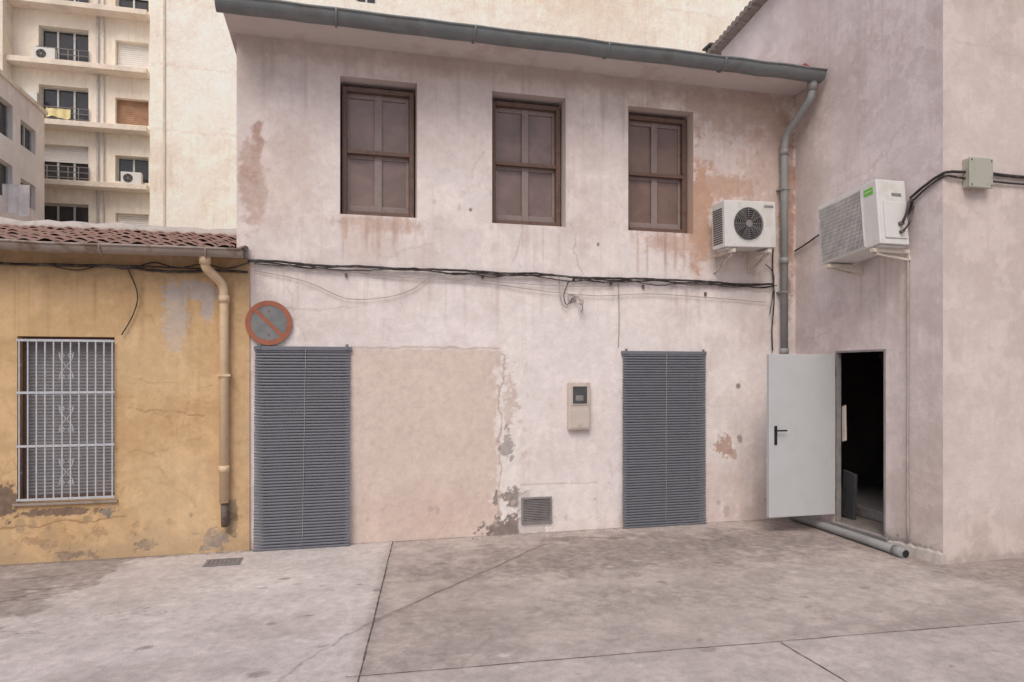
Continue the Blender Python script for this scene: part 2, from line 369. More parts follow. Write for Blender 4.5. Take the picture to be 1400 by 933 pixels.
M_ground=surf('worn_concrete','xy',S(180,168,162),S(168,155,149),ground_feats,mott=.7,fine=.20,smear=.25,smearcol=S(160,148,142),speck=.30,bumps=.55,rough=.85,fs=70,minw=.011)
M_soffit=simple('painted_soffit',S(212,203,200),.8,dirtc=S(184,166,156),dirt=.5,scale=2,var=.05)
M_gut=simple('grey_gutter_metal',S(124,129,130),.55,.1,dirtc=S(102,99,97),dirt=.6,scale=3)
M_pipe=simple('grey_pvc_pipe',S(146,147,147),.5,dirtc=S(128,118,112),dirt=.5,scale=4,var=.10)
M_brown=simple('brown_painted_wood',S(110,87,77),.55,dirtc=S(78,58,49),dirt=.6,scale=9)
M_sash=simple('grey_brown_sash_wood',S(144,129,126),.6,dirtc=S(120,104,98),dirt=.5,scale=9,var=.08)
def glass(name,c,rough=.12,spec=.5,wave=0,lo=.82,hi=1.15):
    T=NT(name); tc=T.n.new('ShaderNodeNewGeometry').outputs['Position']
    n=T.noise(tc,2.5,4,.6,.6); f=T.rng(n,.3,.7)
    if wave:
        wv=T.n.new('ShaderNodeTexWave'); wv.bands_direction='X'; T.l.new(tc,wv.inputs['Vector']); wv.inputs['Scale'].default_value=11; wv.inputs['Distortion'].default_value=.6
        f=T.math('ADD',T.math('MULTIPLY',f,.65),T.math('MULTIPLY',wv.outputs['Fac'],.35))
    col=T.mix(f,tuple(x*lo for x in c[:3])+(1,),tuple(min(1,x*hi) for x in c[:3])+(1,))
    T.l.new(col,T.bs.inputs['Base Color']); T.bs.inputs['Roughness'].default_value=rough
    T.bs.inputs['Specular IOR Level'].default_value=spec
    return T.mat
M_pane=glass('dusty_brown_pane',S(132,112,106),.16)
M_pane2=glass('curtained_brown_pane',S(130,106,94),.18,wave=1,lo=.7,hi=1.2)
M_dark=glass('dark_window_glass',S(60,60,64),.1)
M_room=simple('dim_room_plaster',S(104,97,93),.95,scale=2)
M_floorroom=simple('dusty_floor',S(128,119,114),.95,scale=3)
M_blind=simple('blue_grey_slats',S(114,116,124),.5,dirtc=S(99,99,105),dirt=.4,scale=5,var=.08)
M_blind2=simple('light_grey_shutter_slats',S(134,131,134),.6,dirtc=S(116,110,109),dirt=.4,scale=5)
M_cord=simple('beige_cord',S(160,154,150),.8)
M_white=simple('white_enamel',S(214,213,210),.45,dirtc=S(190,180,170),dirt=.45,scale=4,var=.05)
M_doorw=simple('white_door_paint',S(192,193,196),.42,dirtc=S(180,180,181),dirt=.4,scale=2,var=.035)
M_black=simple('black_plastic',S(36,36,38),.45)
M_dgrey=simple('dark_grey_metal',S(78,78,80),.5)
M_grille=simple('pale_grey_grille',S(190,187,186),.5)
M_coil=simple('grey_condenser_fins',S(136,131,130),.6)
M_brk=simple('cream_bracket_paint',S(212,205,195),.5,dirtc=S(166,130,104),dirt=.5,scale=10)
M_green=simple('green_sticker',S(110,190,70),.5,var=.03)
M_cable=simple('black_cable_sheath',S(58,53,52),.6,dirtc=S(116,108,104),dirt=.5,scale=9)
M_gcable=simple('grey_cable_sheath',S(168,157,152),.7)
M_red=simple('faded_rusty_red_enamel',S(162,98,76),.6,dirtc=S(126,84,68),dirt=.6,scale=11)
M_sblue=simple('faded_grey_blue_enamel',S(120,123,124),.6,dirtc=S(134,125,119),dirt=.5,scale=9)
M_meter=simple('aged_beige_plastic',S(202,190,181),.5,dirtc=S(172,154,142),dirt=.5,scale=9,var=.06)
M_jbox=simple('weathered_grey_green_plastic',S(176,174,162),.55,dirtc=S(150,144,132),dirt=.5,scale=9,var=.06)
M_tile=simple('clay_roof_tile',S(164,134,124),.9,dirtc=S(136,121,115),dirt=.75,scale=7,var=.24,spec=.2)
M_tile_red=simple('red_clay_tile',S(150,84,72),.9,dirtc=S(116,70,62),dirt=.5,scale=7,spec=.2)
M_mortar=simple('grey_mortar',S(190,182,176),.9,dirtc=S(154,143,137),dirt=.6,scale=5)
M_ygut=simple('stained_old_gutter',S(158,145,135),.6,dirtc=S(114,93,80),dirt=.8,scale=4)
M_ypipe=simple('cream_ochre_pipe_paint',S(216,190,158),.5,dirtc=S(188,156,120),dirt=.4,scale=5,var=.06)
M_bars=simple('pale_blue_grey_bars',S(188,191,198),.5,dirtc=S(164,144,130),dirt=.4,scale=12)
M_slab=simple('balcony_slab_paint',S(230,217,202),.8,dirtc=S(194,176,160),dirt=.5,scale=1.2)
M_orange=simple('muted_brown_shutter',S(166,130,104),.7,scale=3)
M_wshut=simple('white_roller_shutter',S(232,229,225),.6,scale=3,var=.04)
M_frame=simple('aluminium_frame',S(196,195,192),.45,.2,scale=6)
M_clothw=simple('white_cotton',S(236,231,230),.9,scale=2)
M_clothy=simple('yellow_cotton',S(224,210,160),.9,scale=2)
M_clothr=simple('red_cotton',S(190,50,50),.9,scale=2)
M_clothb=simple('blue_cotton',S(60,90,160),.9,scale=2)
M_roofc=simple('corrugated_roof_edge',S(134,125,120),.8,dirtc=S(98,90,86),dirt=.6,scale=5)
M_iron=simple('rusty_iron',S(112,100,94),.8,dirtc=S(84,66,56),dirt=.7,scale=14)
M_joint=simple('dark_joint_filler',S(96,87,82),.95,dirtc=S(140,128,121),dirt=.8,scale=9,spec=.1)

# ------------------------------------------------------------------ ground
g=MB()
us=[-300,-100,-40]+cuts(-12,14,-3.6,7.2,.016,[])+[40,100,300]; vs=[-300,-100,-30]+cuts(-12,3,-4.9,.12,.014,[])+[10,30,80,300]
grid_wall(g,lambda u,v:(u,v,0),us,vs)
go=g.obj('ground',M_ground); go['kind']='structure'
def joint(x0,y0,x1,y1,w,seed,wob):
    random.seed(seed); L=math.hypot(x1-x0,y1-y0); n=int(L/.05); nx,ny=-(y1-y0)/L,(x1-x0)/L; m=MB(); prev=None; o=0
    for i in range(n+1):
        t=i/n; o=o*.8+random.uniform(-wob,wob); a=w*random.uniform(.35,1.0); x=x0+(x1-x0)*t+nx*o; y=y0+(y1-y0)*t+ny*o
        cur=((x-nx*a,y-ny*a,.003),(x+nx*a,y+ny*a,.003))
        if prev: m.quad([prev[0],cur[0],cur[1],prev[1]])
        prev=cur
    jo=m.obj('pavement_joint',M_joint); jo['kind']='structure'
joint(.58,-.02,-.05,-4.6,.0075,1,.0015)
joint(.05,-3.25,9,-3.72,.004,2,.002)
joint(2.86,-3.42,2.90,-9,.007,3,.002)
joint(2.12,-.50,.22,-2.40,.0035,4,.008)

# ------------------------------------------------------------------ main house
house=tag(empty('house',(2.3,0,0)),'two-storey white stucco house with stained peeling walls','house')
def child(o,par,offs):
    o.parent=par; o.location=Vector(o.location)-Vector(offs); return o
HO=(2.3,0,0)
W=[(.04,.84,3.44,4.88),(1.66,2.51,3.43,4.88),(3.27,4.10,3.43,4.87)]
D=[(-.72,.09,.0,1.98),(3.25,4.17,.0,1.98)]
m=MB(); holes_wall(m,'y',0,-.97,5.49,-.2,5.19,W+D,.26,fine=(-.97,5.49,0,5.19,.012))
m.quad([(-.97,0,-.2),(-.97,8,-.2),(-.97,8,5.19),(-.97,0,5.19)])
m.quad([(-.97,8,-.2),(5.49,8,-.2),(5.49,8,5.19),(-.97,8,5.19)])
child(m.obj('wall',M_fac),house,HO)
m=MB()
m.box(-1.04,5.475,-.47,.0-.003,5.195,5.30)
m.extr([(-1.04,-.001,5.19),(-1.04,-.001,5.32),(-1.04,4,6.2),(-1.04,8,5.3),(-1.04,8,5.19)],(6.515,0,0))
roof=child(m.obj('roof',M_soffit,bevel=.008),house,HO)
def half_gutter(x0,x1,y,z,r,sides=14,wob=.0):
    m=MB(); N=24; rows=[]
    for i in range(N+1):
        x=x0+(x1-x0)*i/N; dz=random.uniform(-wob,wob); row=[]
        for k in range(sides+1):
            a=math.pi+math.pi*k/sides; row.append((x,y+r*math.cos(a),z+dz+r*math.sin(a)))
        rows.append(row)
    for i in range(N):
        for k in range(sides): m.quad([rows[i][k],rows[i+1][k],rows[i+1][k+1],rows[i][k+1]],0,True)
    for e in (0,N): m.quad(rows[e],0)
    m.tube([ (r_[0][0],r_[0][1]-.002,r_[0][2]) for r_ in rows],.012)
    m.tube([ (r_[-1][0],r_[-1][1],r_[-1][2]) for r_ in rows],.008)
    return m
random.seed(7)
m=half_gutter(-1.08,5.44,-.53,5.25,.105,wob=.006)
for jx in (.0,1.35,2.78,4.15):
    pts=[]
    for k in range(15):
        a=math.pi+math.pi*k/14; pts.append((jx,-.53+.110*math.cos(a),5.25+.110*math.sin(a)))
    m.tube(pts,.013,sides=6)
for jx in [ -.7+.62*i for i in range(10)]:
    m.box(jx-.012,jx+.012,-.60,-.44,5.255,5.265)
child(m.obj('gutter',M_gut),house,HO)
m=MB()
path=fillet([(5.34,-.51,5.17),(5.34,-.50,4.97),(5.28,-.10,4.66),(5.275,-.08,4.5),(5.275,-.08,1.93)],.09)
m.tube(path,.045,sides=16)
for z in (4.42,3.1,2.0): m.cyl((5.275,-.08,z),(5.275,-.08,z+.08),.051)
m.cyl((5.34,-.51,5.17),(5.34,-.505,5.05),.055)
for z in (4.0,2.75): m.box(5.215,5.335,-.13,-.001,z,z+.022)
child(m.obj('drainpipe',M_pipe),house,HO)
m=MB()
m.extr([(5.16,-.36,5.31),(5.42,-.36,5.31),(5.44,-.36,5.40),(5.36,-.36,5.44),(5.26,-.36,5.37)],(0,.3,0))
child(m.obj('roof_tile',M_tile_red,bevel=.01),house,HO)
def main_window(x0,x1,z0,z1,pane,wear):
    y=.16
    x0+=.02;x1-=.02;z1-=.05;z0+=.015
    w=.05; m=MB()
    m.box(x0,x0+w,y-.03,y+.06,z0,z1); m.box(x1-w,x1,y-.03,y+.06,z0,z1)
    m.box(x0+w,x1-w,y-.03,y+.06,z1-w,z1); m.box(x0+w,x1-w,y-.035,y+.06,z0,z0+w*1.1)
    zm=z0+(z1-z0)*.50
    m.box(x0+w,x1-w,y-.028,y+.03,zm-.022,zm+.022)
    fr=child(m.obj('window',M_brown,bevel=.006),house,HO)
    m=MB(); xc=(x0+x1)/2
    a0,a1=x0+w,x1-w; b0,b1=z0+w*1.1,z1-w
    for (l,r) in ((a0,xc-.002),(xc+.002,a1)):
        m.box(l,l+.03,y+.031,y+.058,b0,b1); m.box(r-.03,r,y+.031,y+.058,b0,b1)
        m.box(l+.03,r-.03,y+.031,y+.058,b0,b0+.07); m.box(l+.03,r-.03,y+.031,y+.058,b1-.05,b1)
        m.box(l+.03,r-.03,y+.033,y+.056,zm-.06,zm+.02)
    m.box(xc-.04,xc+.04,y+.022,y+.0305,b0,b1)
    so=m.obj('sash',M_sash,bevel=.004); so.parent=fr
    m=MB()
    t=.012*(1 if wear%2 else -1)
    m.quad([(a0,y+.05,b0),(xc,y+.05+t*.3,b0),(xc,y+.05,b1),(a0,y+.05-t*.2,b1)]); m.quad([(xc,y+.05,b0),(a1,y+.05,b0),(a1,y+.05+t*.3,b1),(xc,y+.05,b1)])
    po=m.obj('pane',pane); po.parent=fr
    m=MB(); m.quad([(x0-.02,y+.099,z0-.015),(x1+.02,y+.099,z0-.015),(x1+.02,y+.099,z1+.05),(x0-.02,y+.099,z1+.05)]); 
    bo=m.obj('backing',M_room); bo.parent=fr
    return fr
for i,w_ in enumerate(W): main_window(*w_,M_pane if i<2 else M_pane2,i)
for d_ in D:
    m=MB(); x0,x1,z0,z1=d_
    m.box(x0,x1,.2,.24,0,z1)
    for zz in (.15,1.05):
        m.box(x0+.12,(x0+x1)/2-.06,.185,.2,zz,zz+.75); m.box((x0+x1)/2+.06,x1-.12,.185,.2,zz,zz+.75)
    child(m.obj('door',M_brown,bevel=.005),house,HO)

# ------------------------------------------------------------------ slatted blinds
def slat_blind(x0,x1,z0,z1,lean,label,seed):
    random.seed(seed)
    B=tag(empty('slatted_blind',((x0+x1)/2,-.03,z0)),label,'blind','roll-down slatted blinds over the doorways')
    H=z1-z0; n=int(H/.030); st=H/n; m=MB()
    hw=(x1-x0)/2
    ph=random.random()*6
    for i in range(n):
        z=i*st; t=1-z/H
        yy=-lean*t**1.5-.003*math.sin(z*5+ph)
        sx=.003*math.sin(z*2.3+ph)+random.uniform(-.0015,.0015)-.012*t
        tl=random.uniform(-.0012,.0012)
        prof=[(yy+.006,z+.001),(yy-.003,z+.003),(yy-.008,z+st*.45),(yy-.005,z+st*.80),(yy+.004,z+st*.88)]
        L_=[(-hw+sx,p[0],p[1]-tl) for p in prof]; R_=[(hw+sx,p[0],p[1]+tl) for p in prof]
        for k in range(4): m.quad([L_[k],R_[k],R_[k+1],L_[k+1]])
        m.quad(L_[::-1]); m.quad(R_)
    m.obj('slats',M_blind,B)
    m=MB(); m.box(-hw-.012,hw+.012,-.014,.028,H-.005,H+.035)
    m.box(-hw+.02,-hw+.05,-.02,-.0145,H+.0,H+.06); m.box(hw-.05,hw-.02,-.02,-.0145,H,H+.06)
    m.obj('head_rail',M_blind,B,bevel=.003)
    m=MB()
    pts=[(.02+random.uniform(-.002,.002)-.03*(1-z/12),-lean*(1-z/12)**1.5-.014,z/12*H) for z in range(13)]
    m.tube(pts,.003,sides=6)
    m.obj('pull_cord',M_cord,B)
slat_blind(-.79,.145,.0,2.02,.07,'blue-grey slatted blind hanging over a doorway, bottom leaning out',3)
slat_blind(3.19,4.24,.0,2.0,.04,'blue-grey slatted blind with cord covering a doorway',5)

# ------------------------------------------------------------------ sign
sg=tag(empty('no_parking_sign',(-.66,-.02,2.29)),'round faded no parking sign on the white wall','sign')
m=MB(); m.cyl((0,.015,0),(0,-.015,0),.226,sides=64); m.obj('backing_plate',M_sblue,sg,bevel=.003)
m=MB(); N=64
for i in range(N):
    a=2*math.pi*i/N;b=2*math.pi*(i+1)/N
    p=lambda r,t,y:(r*math.cos(t),y,r*math.sin(t))
    m.quad([p(.176,a,-.019),p(.176,b,-.019),p(.225,b,-.019),p(.225,a,-.019)])
    m.quad([p(.176,a,-.019),p(.176,b,-.019),p(.176,b,-.0155),p(.176,a,-.0155)])
m.obj('red_rim',M_red,sg)
m=MB(); c,s_=math.cos(math.radians(45)),math.sin(math.radians(45))
def rot2(u,v): return (u*c+v*s_, -.0185, -u*s_+v*c)
m.extr([rot2(-.178,-.018),rot2(.178,-.018),rot2(.178,.018),rot2(-.178,.018)],(0,.003,0)); m.obj('diagonal_bar',M_red,sg)
for sz in (.12,-.12):
    MB().cyl((0,-.018,sz),(0,-.023,sz),.007,sides=10).obj('screw',M_iron,sg)

# ------------------------------------------------------------------ meter box
mb_=tag(empty('meter_box',(2.655,0,1.14)),'worn beige wall-mounted electricity meter box with dark window','meter box')
m=MB(); m.box(-.13,.13,-.065,-.001,0,.54); m.obj('case',M_meter,mb_,bevel=.014)
m=MB(); m.box(-.108,.108,-.072,-.0655,.025,.235); m.cyl((0,-.072,.06),(0,-.079,.06),.012,sides=12); m.obj('lower_cover',M_meter,mb_,bevel=.004)
m=MB(); m.box(-.095,.095,-.076,-.0655,.285,.295); m.box(-.095,.095,-.076,-.0655,.49,.5); m.box(-.095,-.085,-.076,-.0655,.295,.49); m.box(.085,.095,-.076,-.0655,.295,.49); m.obj('window_frame',M_meter,mb_,bevel=.002)
m=MB(); m.box(-.084,.084,-.070,-.0657,.296,.489); m.box(-.05,.04,-.0725,-.0705,.33,.39,1); m.obj('peephole',[M_dgrey,M_coil],mb_)

# ------------------------------------------------------------------ wall vent
v=tag(empty('ventilation_grille',(2.165,0,.11)),'grey louvred vent grille set low in the wall','vent')
m=MB(); m.box(-.175,.175,-.028,-.001,0,.022);m.box(-.175,.175,-.028,-.001,.268,.29);m.box(-.175,-.153,-.028,-.001,.022,.268);m.box(.153,.175,-.028,-.001,.022,.268)
m.obj('frame',M_coil,v,bevel=.003)
m=MB()
for i in range(13):
    z=.026+i*.0187; m.extr([(-.153,-.022,z),(-.153,-.004,z+.012),(-.153,-.004,z+.015),(-.153,-.022,z+.004)],(.306,0,0))
m.box(-.153,.153,-.0035,-.0015,.022,.268)
m.obj('louvres',M_coil,v)

# ------------------------------------------------------------------ AC units
def ac_unit(name,loc,rot,w,h,d,label,fan_x,fan_r,style,group='outdoor air conditioning units on the walls',detail=True,brk=True,off=.1):
    A=tag(empty(name,loc,rot=rot),label,'air conditioner',group)
    m=MB(); m.box(-w/2,w/2,-off-d,-off,.02,h)
    m.box(-w/2+.03,-w/2+.09,-off-d+.02,-off-.02,0,.02); m.box(w/2-.09,w/2-.03,-off-d+.02,-off-.02,0,.02)
    m.obj('casing',M_white,A,bevel=.018,segs=3)
    yf=-off-d; zc=h*.52
    if style=='round':
        m=MB(); m.cyl((fan_x,yf-.001,zc),(fan_x,yf-.004,zc),fan_r,sides=48); m.obj('fan_recess',M_dgrey,A)
        m=MB()
        for k in range(5):
            a=2*math.pi*k/5
            p=lambda r,t:(fan_x+r*math.cos(t),yf-.006-.004*(r/fan_r),zc+r*math.sin(t))
            m.quad([p(.03,a-.3),p(fan_r*.92,a-.15),p(fan_r*.92,a+.5),p(.03,a+.5)])
        m.obj('fan_blades',M_black,A)
        m=MB()
        for k in range(1,9 if detail else 5): m.ring((fan_x,yf-.016,zc),'y',fan_r*k/(8 if detail else 4),.0026,sides=5,n=44)
        for k in range(12 if detail else 6):
            a=2*math.pi*k/(12 if detail else 6); m.tube([(fan_x+.03*math.cos(a),yf-.017,zc+.03*math.sin(a)),(fan_x+fan_r*math.cos(a),yf-.012,zc+fan_r*math.sin(a))],.003,sides=5)
        m.cyl((fan_x,yf-.012,zc),(fan_x,yf-.022,zc),.04,sides=20)
        m.obj('fan_guard',M_coil,A)
        if detail:
            m=MB()
            for i in range(16):
                z=.07+i*(h-.14)/16; m.box(-w/2-.003,-w/2-.0005,-off-d+.05,-off-.03,z,z+.016)
            m.obj('side_vent',M_dgrey,A)
            m=MB(); m.box(w/2-.15,w/2-.03,yf-.003,yf-.0005,h-.075,h-.045); m.obj('badge',M_coil,A)
    else:
        gx0,gx1,gz0,gz1=-w/2+.03,w/2-.20,.05,h-.05
        m=MB(); m.quad([(gx0,yf-.001,gz0),(gx1,yf-.001,gz0),(gx1,yf-.001,gz1),(gx0,yf-.001,gz1)]); m.obj('fan_recess',M_coil,A)
        m=MB()
        n=34
        for i in range(n+1):
            x=gx0+(gx1-gx0)*i/n; m.box(x-.0022,x+.0022,yf-.018,yf-.013,gz0,gz1)
        for i in range(15):
            z=gz0+(gz1-gz0)*i/14; m.box(gx0,gx1,yf-.0125,yf-.008,z-.003,z+.003)
        m.box(gx0-.012,gx0,yf-.02,yf-.0005,gz0-.01,gz1+.01); m.box(gx1,gx1+.012,yf-.02,yf-.0005,gz0-.01,gz1+.01)
        m.obj('fan_guard',M_grille,A)
        m=MB(); m.box(gx1+.035,gx1+.155,yf-.003,yf-.0005,h-.13,h-.065); m.box(gx1+.045,gx1+.145,yf-.0042,yf-.0032,h-.10,h-.092,1); m.obj('badge',[M_green,M_white],A)
        m=MB(); xs_=w/2
        m.box(xs_+.001,xs_+.012,-off-d+.06,-off-.03,.08,h-.22); m.obj('service_cover',M_white,A,bevel=.004)
        m=MB(); m.box(xs_+.001,xs_+.004,-off-.17,-off-.06,h-.16,h-.13); m.obj('handle_recess',M_coil,A)
        MB().cyl((xs_+.01,-off-.11,.22),(xs_+.05,-off-.11,.22),.022,sides=14).obj('valve',M_iron,A)
        MB().cyl((xs_+.01,-off-.11,.14),(xs_+.05,-off-.11,.14),.018,sides=14).obj('valve',M_iron,A)
        MB().tube(smooth_path([(xs_+.04,-off-.11,.22),(xs_+.08,-off-.09,.30),(xs_+.07,-off-.04,.42),(xs_+.02,-.03,.46),(xs_-.05,-.02,.35)]),.014,sides=8).obj('hose',M_cable,A)
        MB().tube(smooth_path([(xs_+.04,-off-.11,.14),(xs_+.09,-off-.08,.2),(xs_+.08,-off-.02,.33),(xs_+.02,-.02,.40)]),.010,sides=8).obj('hose',M_cable,A)
    if brk:
        q=.22 if style=='round' else .11
        for bx in (-w/2+.10,w/2-.10):
            m=MB()
            m.box(bx-.02,bx+.02,-off-d-.02,-.001,-.04,-.002)
            m.box(bx-.018,bx+.018,-.02,-.001,-q,-.041)
            m.extr([(bx-.012,-.02,-q+.02),(bx-.012,-.02,-q-.005),(bx-.012,-off-d+.02,-.06),(bx-.012,-off-d+.05,-.041),(bx-.012,-off-d,-.041)],(.024,0,0))
            m.obj('bracket',M_brk,A,bevel=.002)
    return A
ac_unit('air_conditioner',(4.60,0,3.20),(0,math.radians(-1.5),0),.66,.55,.28,'small white air conditioner with round black fan guard on brackets',-.03,.185,'round',off=.14)
ac_unit('air_conditioner',(5.49,-1.43,2.97),(0,math.radians(-5.5),math.radians(-90)),.84,.66,.34,'larger white air conditioner with grid guard and green sticker',0,0,'grid',off=.08)

# ------------------------------------------------------------------ facade cables
def cable(name,paths,mat,label,cat='cable'):
    T=tag(empty(name,paths[0][0][0]),label,cat); o=Vector(paths[0][0][0])
    for pts,r,w in paths:
        pp=smooth_path([Vector(p)-o for p in pts],6,w); MB().tube(pp,r,sides=6).obj('strand',mat,T)
    return T
def sagline(x0,x1,z0,z1,n,sag,y=-.035,jit=.012):
    out=[]
    for i in range(n+1):
        t=i/n; x=x0+(x1-x0)*t; z=z0+(z1-z0)*t-sag*abs(math.sin(t*math.pi*4))+random.uniform(-jit,jit)
        out.append((x,y+random.uniform(-.008,.005),z))
    return out
random.seed(11)
cable('overhead_cable',[(sagline(-.86,5.16,2.915,2.86,22,.015),.012,.003),(sagline(-.86,5.12,2.895,2.85,20,.02,-.04),.008,.004),(sagline(-.80,5.15,2.90,2.845,26,.03,-.045,.02),.006,.004),(sagline(1.2,5.2,2.87,2.83,18,.03,-.045,.02),.006,.004)],M_cable,'bundle of black cables strung across the white house wall')
cable('service_wire',[
 ([(-.8,-.02,2.82),(-.3,-.03,2.72),(.1,-.03,2.56),(.5,-.03,2.58),(.8,-.03,2.68),(.98,-.03,2.84)],.004,.002),
 ([(-.1,-.02,2.86),(.6,-.03,2.80),(1.4,-.03,2.78),(2.2,-.03,2.70),(2.9,-.03,2.66),(3.5,-.03,2.70),(4.2,-.03,2.68),(5.05,-.03,2.64)],.004,.002),
 ([(-.7,-.02,2.88),(.2,-.03,2.83),(1.2,-.03,2.80),(2.4,-.03,2.76),(3.1,-.03,2.78)],.0035,.002),
 ([(2.42,-.03,2.85),(2.44,-.04,2.60),(2.50,-.05,2.52),(2.54,-.04,2.62)],.006,.002)],M_gcable,'thin grey wires sagging under the cable bundle')
cable('vertical_wire',[([(5.17,-.03,3.5),(5.15,-.03,3.1),(5.17,-.03,2.7),(5.14,-.03,2.3),(5.15,-.03,2.05)],.009,.003),([(5.05,-.03,3.1),(5.17,-.03,2.95),(5.11,-.03,2.5)],.006,.003)],M_cable,'dark cable dropping down beside the drainpipe')
cable('vertical_wire',[([(3.14,-.015,2.86),(3.15,-.015,2.4),(3.14,-.015,2.08)],.005,.001)],M_gcable,'thin pale wire dropping to the doorway')
for i,(cx,cz) in enumerate([(.1,2.80),(3.05,2.80),(3.45,2.78),(4.25,2.72),(1.55,2.83),(2.6,2.84)]):
    k=tag(MB().box(-.012,.012,-.03,-.001,-.02,.02).obj('cable_clip',M_iron,bevel=.004,loc=(cx,0,cz)),'small rusty clip fixing wires to the wall','cable clip','wall cable clips')
lb=tag(empty('old_lamp_bracket',(2.58,0,2.62)),'broken metal lamp bracket with loose wires on wall','lamp bracket')
m=MB(); m.box(-.05,.05,-.02,-.001,-.03,.05); m.tube(smooth_path([(0,-.02,.01),(.03,-.09,.03),(.07,-.10,-.01)]),.014,sides=8); m.cyl((.06,-.10,.0),(.10,-.10,-.05),.022,sides=12); m.cyl((.06,-.10,-.06),(.10,-.10,-.05),.02,sides=12)
m.obj('arm',M_mortar,lb,bevel=.004)
m=MB(); m.tube(smooth_path([(-.04,-.02,.2),(-.10,-.03,.05),(-.08,-.03,-.06),(-.03,-.04,-.05),(-.01,-.04,.0)]),.005,sides=6); m.obj('loose_wire',M_cable,lb)
m=MB(); m.tube(smooth_path([(.09,-.10,-.06),(.10,-.09,-.12),(.08,-.08,-.16)]),.004,sides=6); m.obj('loose_wire',M_cable,lb)

# ------------------------------------------------------------------ ochre house
yh=tag(empty('ochre_house',(-4.5,0,0)),'low ochre house with peeling paint and red tile roof','house'); YO=(-4.5,0,0)
YW=(-2.89,-2.07,.57,2.13)
YF=-.02
m=MB(); holes_wall(m,'y',YF,-9,-.845,-.2,2.93,[YW],.2,fine=(-3.4,-.845,0,2.93,.011))
m.quad([(-.845,YF,-.2),(-.845,.0-.001,-.2),(-.845,-.001,2.93),(-.845,YF,2.93)])
m.quad([(-9,YF,-.2),(-9,5,-.2),(-9,5,2.93),(-9,YF,2.93)]); m.quad([(-9,5,-.2),(-.98,5,-.2),(-.98,5,2.93),(-9,5,2.93)])
m.quad([(-9,YF,2.93),(-.98,YF,2.93),(-.98,5,2.93),(-9,5,2.93)])
child(m.obj('wall',M_yel),yh,YO)
def tile_roof(x0,x1,y0,y1,z0,z1):
    m=MB(); nx=int((x1-x0)/.025); L=math.hypot(y1-y0,z1-z0); rowl=.26; rows=int(L/rowl)+1
    sl=(z1-z0)/(y1-y0)
    random.seed(3)
    jit={}
    for r in range(rows):
        ya=y0+(y1-y0)*min(1,r*rowl/L); yb=y0+(y1-y0)*min(1,(r+1)*rowl/L)
        prev=None
        for i in range(nx+1):
            x=x0+(x1-x0)*i/nx; col=int(x/.19+1000); jj=jit.setdefault((r,col),(random.uniform(-.008,.008),random.uniform(-.03,.03)))
            ph=(x/.19+1000)%1; up=.5*(1-math.cos(2*math.pi*ph))*.030
            za=z0+sl*(ya-y0)+up+.020+jj[0]; zb=z0+sl*(yb-y0)+up*.85+jj[0]
            yy=ya+jj[1]-.02
            cur=((x,yy,za-.016),(x,yy,za),(x,yb+.03,zb+.002))
            if prev:
                m.quad([prev[0],cur[0],cur[1],prev[1]]); m.quad([prev[1],cur[1],cur[2],prev[2]],0,True)
            prev=cur
    m.quad([(x0,y0,z0-.01),(x1,y0,z0-.01),(x1,y1,z1-.01),(x0,y1,z1-.01)])
    return m
m=tile_roof(-9,-.985,-.24,2.5,2.98,3.60)
m.quad([(-9,2.5,3.57),(-.985,2.5,3.57),(-.985,5.2,2.93),(-9,5.2,2.93)])
yr=child(m.obj('roof',M_tile),yh,YO)
random.seed(8)
m=MB(); N=60; pts=[(-9+i*(8.02/N),2.5+random.uniform(-.01,.01),3.61+random.uniform(-.015,.015)) for i in range(N+1)]
m.tube(pts,.10,sides=8,rs=[.09+random.uniform(-.01,.02) for _ in pts]); child(m.obj('ridge',M_mortar),yh,YO)
m=tile_roof(-.98,-.86,-.24,-.03,2.98,3.03); child(m.obj('eave_tile',M_tile),yh,YO)
m=MB(); m.box(-9,-.86,-.16,-.022,2.935,2.965); child(m.obj('eave_board',M_ygut,bevel=.004),yh,YO)
random.seed(4)
m=half_gutter(-9,-.88,-.30,2.96,.075,wob=.008)
for jx in (-3.2,-2.1,-1.2):
    pts=[]
    for k in range(15):
        a=math.pi+math.pi*k/14; pts.append((jx,-.30+.081*math.cos(a),2.96+.081*math.sin(a)))
    m.tube(pts,.01,sides=6)
child(m.obj('gutter',M_ygut),yh,YO)
m=MB(); path=fillet([(-1.22,-.28,2.90),(-1.22,-.26,2.80),(-1.08,-.10,2.66),(-1.075,-.085,2.5),(-1.075,-.085,.50)],.08)
m.tube(path,.044,sides=16)
for z in (2.48,.80): m.cyl((-1.075,-.085,z),(-1.075,-.085,z+.07),.052)
m.cyl((-1.22,-.28,2.93),(-1.22,-.265,2.83),.053)
m.box(-1.14,-1.01,-.14,-.021,1.75,1.775)
child(m.obj('drainpipe',M_ypipe),yh,YO)
m=MB(); m.cyl((-1.075,-.075,.5),(-1.07,-.07,.26),.034,sides=12); child(m.obj('broken_pipe',M_iron),yh,YO)
a,b,c0,c1=YW
m=MB(); y=.10; w=.035
m.box(a,a+w,y,y+.05,c0,c1);m.box(b-w,b,y,y+.05,c0,c1);m.box(a+w,b-w,y,y+.05,c0,c0+w);m.box(a+w,b-w,y,y+.05,c1-w,c1)
yw=child(m.obj('window',M_brown,bevel=.004),yh,YO)
m=MB(); n=46; st=(c1-c0-2*w)/n
for i in range(n):
    z=c0+w+i*st
    m.quad([(a+w,y+.030,z),(b-w,y+.030,z),(b-w,y+.024,z+st*.5),(a+w,y+.024,z+st*.5)]); m.quad([(a+w,y+.024,z+st*.5),(b-w,y+.024,z+st*.5),(b-w,y+.030,z+st),(a+w,y+.030,z+st)])
so=m.obj('shutter',M_blind2);so.parent=yw
